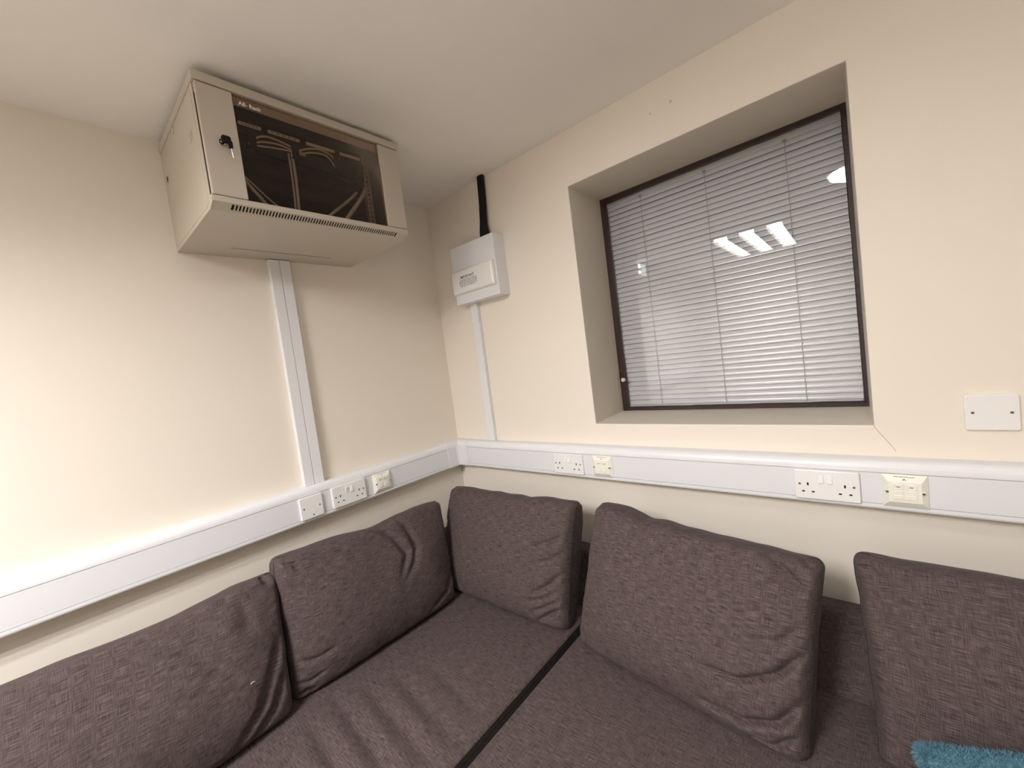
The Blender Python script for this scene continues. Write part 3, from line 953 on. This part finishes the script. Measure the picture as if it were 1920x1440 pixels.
slab('seat_mattress', 0.055, 0.8735, -1.95, -0.055, SZ - 0.17, SZ, 82, 190, seat_l, 0.008, parent=sofa)
slab('seat_mattress', 0.8985, 2.55, -1.02, -0.055, SZ - 0.17, SZ, 150, 90, seat_r, 0.008, parent=sofa)
MB().box(0.8715, 0.9005, -1.90, -0.06, SZ - 0.05, SZ - 0.0060).build('zip_strip', 'zip', sofa, bevel=0.002)
MB().tube([(0.8862, -1.88, SZ - 0.0062), (0.8862, -0.30, SZ - 0.0062)], 0.0018, 6).build('zip_teeth', 'zip', sofa)
MB().box(0.879, 0.893, -0.352, -0.322, SZ - 0.009, SZ - 0.003).build('zip_slider', 'black', sofa, bevel=0.002)


def back_frame(pf, s0, s1, along):
    """slanted back rail with a rounded top, profile (depth, z)"""
    n = 40
    rings = []
    for k in range(n + 1):
        s = s0 + (s1 - s0) * k / n
        e = 0.002 * noise.noise(Vector((s * 6, 2.2, along)))
        rings.append([((d + e, s, z) if along == 0 else (s, -(d + e), z)) for d, z in pf])
    o = MB().loft(rings).build('back_rail', 'fabric', sofa, smooth=False)
    for p in o.data.polygons:
        p.use_smooth = len(p.vertices) == 4
    ul = o.data.uv_layers.new(name='UVMap')
    w = Vector(o['_w'])
    for p in o.data.polygons:
        for li in p.loop_indices:
            c = o.data.vertices[o.data.loops[li].vertex_index].co + w
            ul.data[li].uv = (c.y if along == 0 else c.x, c.z - (c.x if along == 0 else -c.y))
    return o


BF = [(0.030, FL + 0.06), (0.030, -0.440), (0.034, -0.424), (0.046, -0.415), (0.080, -0.413), (0.098, -0.417), (0.110, -0.430), (0.118, -0.450),
      (0.175, -0.540), (0.205, SZ + 0.012), (0.205, SZ - 0.15), (0.205, FL + 0.06)]
back_frame(BF, -1.95, -0.03, 0)
back_frame(BF, 0.21, 2.55, 1)
MB().box(0.06, 0.872, -1.94, -0.06, FL + 0.05, SZ - 0.172).build('base_box', 'fabric', sofa)
MB().box(0.902, 2.54, -1.0, -0.06, FL + 0.05, SZ - 0.172).build('base_box', 'fabric', sofa)
for (x, y) in ((0.12, -1.88), (0.80, -1.88), (0.95, -0.94), (2.48, -0.94), (2.48, -0.12), (0.12, -0.12)):
    MB(lambda u, v, n: (x + u, y + v, FL + n)).disc(0, 0, 0.022, 0.0, 0.055, 12).build('foot', 'black', sofa)


# ------------------------------------------------------------------ back cushions
def fold_disp(u, v, folds):
    z = 0.0
    for (pts, w, h) in folds:
        best, bt, n = 1e9, 0, len(pts) - 1
        for k in range(n):
            (x0, y0), (x1, y1) = pts[k], pts[k + 1]
            dx, dy = x1 - x0, y1 - y0
            t = max(0.0, min(1.0, ((u - x0) * dx + (v - y0) * dy) / (dx * dx + dy * dy)))
            d2 = (u - x0 - dx * t) ** 2 + (v - y0 - dy * t) ** 2
            if d2 < best:
                best, bt = d2, (k + t) / n
        if best < 9 * w * w:
            tp = min(1.0, 4.0 * min(bt + 0.02, 1.02 - bt))
            z += h * tp * math.exp(-best / (w * w))
    return z


def cushion(name, label, corners, W, H, Te, P, front, folds, top, seed, mat='fabric', nu=132, nv=88, nw=10, r=0.042, group='charcoal back cushions', lump=0.007, cat='cushion', ear=0.4):
    """soft box cushion: bilinear quad of mid-plane corners (BL, BR, TL, TR), edge thickness Te, puff P"""
    BL, BR, TLc, TR = [Vector(c) for c in corners]
    front = Vector(front)
    idx, vs, fs, uvp = {}, [], [], []

    def place(a, b, c):
        hw, hh, ht = W / 2, H / 2, Te / 2
        tc = 1 - ear * (abs(a) ** 6) * (abs(b) ** 6)
        ht *= tc
        rz = min(r, ht * 0.98)
        ri = 0.024
        p = Vector((a * hw, b * hh, c * ht))
        q = Vector((max(-(hw - ri), min(hw - ri, p.x)), max(-(hh - ri), min(hh - ri, p.y)), max(-(ht - rz), min(ht - rz, p.z))))
        d = Vector(((p.x - q.x) / ri, (p.y - q.y) / ri, (p.z - q.z) / rz))
        if d.length > 1e-9:
            d.normalize()
            p = q + Vector((d.x * ri, d.y * ri, d.z * rz))
        aa, bb = p.x / hw, p.y / hh
        pf = max(0.0, 1 - abs(aa) ** 4.0) * max(0.0, 1 - abs(bb) ** 2.3)
        sgn = c
        p.z += sgn * P * pf
        # sag of the filling: fuller towards the bottom
        p.z += sgn * P * 0.35 * pf * (-b)
        # low lumps
        p.z += lump * pf * noise.noise(Vector((aa * 1.9 + seed, bb * 1.5, sgn + seed * 3)))
        p.z += 0.25 * lump * noise.noise(Vector((aa * 6 + seed * 2, bb * 5, sgn)))
        ed = max(abs(aa), abs(bb)) ** 5
        p.z += sgn * 0.0035 * ed * noise.noise(Vector((aa * 16 + seed, bb * 12, sgn * 2)))
        if c > 0:
            p.z += fold_disp(aa, bb, folds) * c
        # seam edges pulled slightly in between the corners
        p.x *= 1 - 0.018 * (1 - bb * bb)
        p.y *= 1 - 0.012 * (1 - aa * aa)
        if b > 0:
            p.y += top(aa) * max(0.0, bb) ** 3
        p.y += 0.0035 * noise.noise(Vector((aa * 5 + seed * 5, 3.3, c * 0.5))) * abs(bb) ** 3
        p.x += 0.0040 * noise.noise(Vector((9.1, bb * 4 + seed * 5, c * 0.5))) * abs(aa) ** 3
        s, t = p.x / W + 0.5, p.y / H + 0.5
        mid = (BL * (1 - s) + BR * s) * (1 - t) + (TLc * (1 - s) + TR * s) * t
        du = (BR - BL) * (1 - t) + (TR - TLc) * t
        dv = (TLc - BL) * (1 - s) + (TR - BR) * s
        n = du.cross(dv).normalized()
        if n.dot(front) < 0:
            n = -n
        w = mid + n * p.z
        w.z = max(w.z, SZ + 0.0015 + 0.004 * max(0.0, c) * 0)
        return w

    def vid(i, j, k):
        key = (i, j, k)
        if key not in idx:
            idx[key] = len(vs)
            a, b, c = 2 * i / nu - 1, 2 * j / nv - 1, 2 * k / nw - 1
            # denser sampling near the edges
            a = math.copysign(1 - (1 - abs(a)) ** 1.25, a)
            b = math.copysign(1 - (1 - abs(b)) ** 1.25, b)
            vs.append(tuple(place(a, b, c)))
            uvp.append((a * W / 2 + seed, b * H / 2, c * Te / 2))
        return idx[key]

    fax = []
    for i in range(nu):
        for j in range(nv):
            for k in (0, nw):
                fs.append((vid(i, j, k), vid(i + 1, j, k), vid(i + 1, j + 1, k), vid(i, j + 1, k)))
                fax.append(2)
    for i in range(nu):
        for k in range(nw):
            for j in (0, nv):
                fs.append((vid(i, j, k), vid(i + 1, j, k), vid(i + 1, j, k + 1), vid(i, j, k + 1)))
                fax.append(1)
    for j in range(nv):
        for k in range(nw):
            for i in (0, nu):
                fs.append((vid(i, j, k), vid(i, j + 1, k), vid(i, j + 1, k + 1), vid(i, j, k + 1)))
                fax.append(0)
    o = MB().add(vs, fs).build(name, mat, None, smooth=True)
    ul = o.data.uv_layers.new(name='UVMap')
    for pi, p in enumerate(o.data.polygons):
        ax = fax[pi]
        for li in p.loop_indices:
            u = uvp[o.data.loops[li].vertex_index]
            if ax == 2:
                ul.data[li].uv = (u[0], u[1])
            elif ax == 1:
                ul.data[li].uv = (u[0], u[1] + u[2])
            else:
                ul.data[li].uv = (u[0] + u[2], u[1])
    tag(o, label, cat, group)
    if mat == 'fabric':
        def line(pts, rad, nm, mt, n=1):
            out = []
            for k in range(len(pts) - 1):
                for q in range(n):
                    t = q / n
                    out.append(tuple(place(*[pts[k][i] * (1 - t) + pts[k + 1][i] * t for i in range(3)])))
            out.append(tuple(place(*pts[-1])))
            MB().tube(out, rad, 5).build(nm, mt, o)
        for sa in (-1, 1):
            line([(sa, -0.9, 0.45), (sa, 0.0, 0.45), (sa, 0.93, 0.45)], 0.0014, 'end_seam', 'seam', 24)
            line([(sa * 0.90, 1.0, 0.62), (sa * 0.945, 1.0, 0.42), (sa * 0.985, 0.995, 0.30)], 0.0013, 'corner_seam', 'seam', 5)
    return o


g_ = lambda a, c, w, h: h * math.exp(-((a - c) / w) ** 2)

c1 = cushion('back_cushion', 'charcoal back cushion at the far left of the sofa, cut off by the picture edge',
             [(0.300, -1.775, SZ - 0.01), (0.300, -1.068, SZ - 0.01), (0.182, -1.725, -0.190), (0.168, -1.020, -0.205)], 0.69, 0.42, 0.120, 0.058, (1, 0, 0.2),
             [([(0.55, -0.90), (0.74, -0.60), (0.86, -0.20), (0.93, 0.15)], 0.040, -0.018), ([(0.66, -0.97), (0.84, -0.72), (0.95, -0.35)], 0.036, -0.016),
              ([(0.20, 0.72), (0.42, 0.30), (0.52, -0.10)], 0.10, -0.006), ([(0.86, 0.99), (0.90, 0.84)], 0.028, -0.020), ([(0.52, 0.75), (0.60, 0.45)], 0.08, 0.006),
              ([(0.66, 0.80), (0.70, 0.55), (0.72, 0.3)], 0.05, -0.006)],
             lambda a: g_(a, 0.15, 0.3, -0.010) + g_(a, 0.75, 0.2, 0.004), 1.3)
c2 = cushion('back_cushion', 'charcoal back cushion against the left wall with a deep crease across its middle',
             [(0.262, -1.060, SZ - 0.01), (0.308, -0.420, SZ - 0.01), (0.192, -1.034, -0.155), (0.188, -0.345, -0.208)], 0.68, 0.42, 0.115, 0.056, (1, 0, 0.2),
             [([(0.02, 0.98), (0.20, 0.66), (0.30, 0.32), (0.18, 0.0)], 0.045, -0.018), ([(0.30, 0.98), (0.40, 0.66), (0.44, 0.36), (0.36, 0.10), (0.22, -0.12)], 0.042, -0.016),
              ([(0.14, 0.85), (0.35, 0.45)], 0.05, 0.009), ([(-0.98, -0.42), (-0.80, -0.50), (-0.60, -0.47)], 0.028, -0.010), ([(-0.99, -0.70), (-0.86, -0.76), (-0.70, -0.72)], 0.024, -0.009),
              ([(0.56, -0.86), (0.82, -0.70), (0.97, -0.35)], 0.042, -0.013), ([(-0.97, 0.92), (-0.86, 0.86), (-0.82, 0.74)], 0.024, -0.013), ([(0.55, 0.3), (0.70, -0.3)], 0.14, 0.006),
              ([(-0.98, -0.90), (-0.88, -0.86), (-0.80, -0.93)], 0.024, -0.010)],
             lambda a: g_(a, 0.05, 0.22, -0.010) + g_(a, 0.72, 0.25, 0.008), 4.1)
c3 = cushion('back_cushion', 'charcoal back cushion wedged in the corner against the back wall',
             [(0.205, -0.345, SZ - 0.01), (0.862, -0.335, SZ - 0.01), (0.180, -0.205, -0.183), (0.884, -0.212, -0.166)], 0.68, 0.42, 0.115, 0.042, (0, -1, 0.2),
             [([(0.56, 0.22), (0.78, 0.34), (0.97, 0.50)], 0.026, -0.012), ([(0.68, -0.02), (0.82, 0.08), (0.98, 0.24)], 0.026, -0.011), ([(0.62, -0.50), (0.80, -0.34), (0.98, -0.06)], 0.030, -0.016),
              ([(0.66, -0.94), (0.80, -0.78), (0.97, -0.62)], 0.028, -0.018), ([(0.52, -0.66), (0.74, -0.56), (0.95, -0.34)], 0.034, -0.009), ([(0.82, 0.88), (0.93, 0.95)], 0.022, -0.012),
              ([(-0.2, 0.85), (0.1, 0.55)], 0.12, -0.005), ([(0.60, -0.80), (0.78, -0.66), (0.97, -0.48)], 0.026, -0.010)],
             lambda a: g_(a, 0.28, 0.12, -0.006) + g_(a, 0.55, 0.3, 0.005) + g_(a, -0.75, 0.2, 0.005), 7.7)
c4 = cushion('back_cushion', 'wide charcoal back cushion below the window with folds at its right end',
             [(0.925, -0.345, SZ - 0.01), (1.556, -0.425, SZ - 0.02), (0.980, -0.230, -0.150), (1.602, -0.268, -0.193)], 0.67, 0.43, 0.125, 0.046, (0, -1, 0.2),
             [([(0.24, -0.40), (0.58, -0.40), (0.82, -0.20), (0.985, 0.12)], 0.032, -0.024), ([(0.30, -0.78), (0.62, -0.80), (0.84, -0.66), (0.985, -0.36)], 0.034, -0.028),
              ([(0.62, -0.93), (0.80, -0.92), (0.97, -0.70)], 0.026, -0.018), ([(0.64, 0.97), (0.80, 0.80), (0.92, 0.66)], 0.034, -0.016), ([(0.86, 0.99), (0.97, 0.88)], 0.022, -0.016),
              ([(0.70, 0.76), (0.86, 0.68)], 0.06, -0.010), ([(0.62, 0.06), (0.80, 0.10), (0.96, 0.36)], 0.034, -0.010)],
             lambda a: g_(a, -0.42, 0.10, -0.008) + g_(a, -0.78, 0.22, 0.010) + g_(a, 0.1, 0.4, -0.003), 11.9)
c5 = cushion('back_cushion', 'charcoal back cushion at the far right behind the teal cushion',
             [(1.672, -0.345, SZ - 0.01), (2.340, -0.345, SZ - 0.01), (1.650, -0.205, -0.190), (2.330, -0.200, -0.185)], 0.68, 0.42, 0.115, 0.048, (0, -1, 0.2),
             [([(-0.98, 0.92), (-0.88, 0.90), (-0.82, 0.80)], 0.022, -0.012), ([(-0.93, 0.60), (-0.84, 0.30), (-0.82, -0.1)], 0.05, -0.009), ([(-0.86, 0.8), (-0.74, 0.55)], 0.04, -0.008)],
             lambda a: g_(a, -0.9, 0.15, 0.004), 15.2)
# a fleck of lint on the first cushion and on the seat
MB().tube(bez([(0.362, -1.172, -0.4105), (0.366, -1.168, -0.406), (0.366, -1.163, -0.4075)], 4), 0.0012, 5).build('lint', 'lint', c1)

# ------------------------------------------------------------------ teal fluffy cushion
tl = Vector((1.722, -0.505, -0.400))
ux = Vector((0.93, 0.05, 0.29)).normalized()
uz = Vector((-0.27, 0.30, 0.92)).normalized()
tlc = tl + ux * 0.0
trc = tlc + ux * 0.42
blc = tlc - uz * 0.195
brc = trc - uz * 0.26
tc = cushion('fluffy_cushion', 'small teal fluffy cushion leaning on the sofa at the lower right', [blc, brc, tlc, trc], 0.42, 0.30, 0.06, 0.045, (0, -1, 0.3),
             [], lambda a: 0.0, 21.0, mat='teal', nu=36, nv=30, nw=5, r=0.028, group=None, ear=0.3)
rt = random.Random(5)
fur = MB()
me = tc.data
for p in me.polygons:
    c = Vector(p.center) - Vector((0, 0, ZO))
    if p.area < 1e-8 or c.z < SZ + 0.01:
        continue
    k = 22
    for q in range(k):
        vs = [Vector(me.vertices[i].co) - Vector((0, 0, ZO)) for i in p.vertices]
        s, t = rt.random(), rt.random()
        b0 = (vs[0] * (1 - s) + vs[1] * s) * (1 - t) + (vs[3] * (1 - s) + vs[2] * s) * t
        n = Vector(p.normal)
        d = (n * 0.9 + Vector((rt.uniform(-.2, 1.1), rt.uniform(-.4, .3), rt.uniform(-1.1, .1)))).normalized()
        L = rt.uniform(0.006, 0.013)
        side = d.cross(Vector((rt.uniform(-1, 1), rt.uniform(-1, 1), rt.uniform(-1, 1)))).normalized() * 0.0007
        fur.add([tuple(b0 - side), tuple(b0 + side), tuple(b0 + d * L + Vector((0, 0, -0.001)))], [(0, 1, 2)])
fo = fur.build('fluffy_pile', 'teal', tc)
fo['kind'] = 'stuff'

for o in bpy.data.objects:
    if '_w' in o:
        del o['_w']
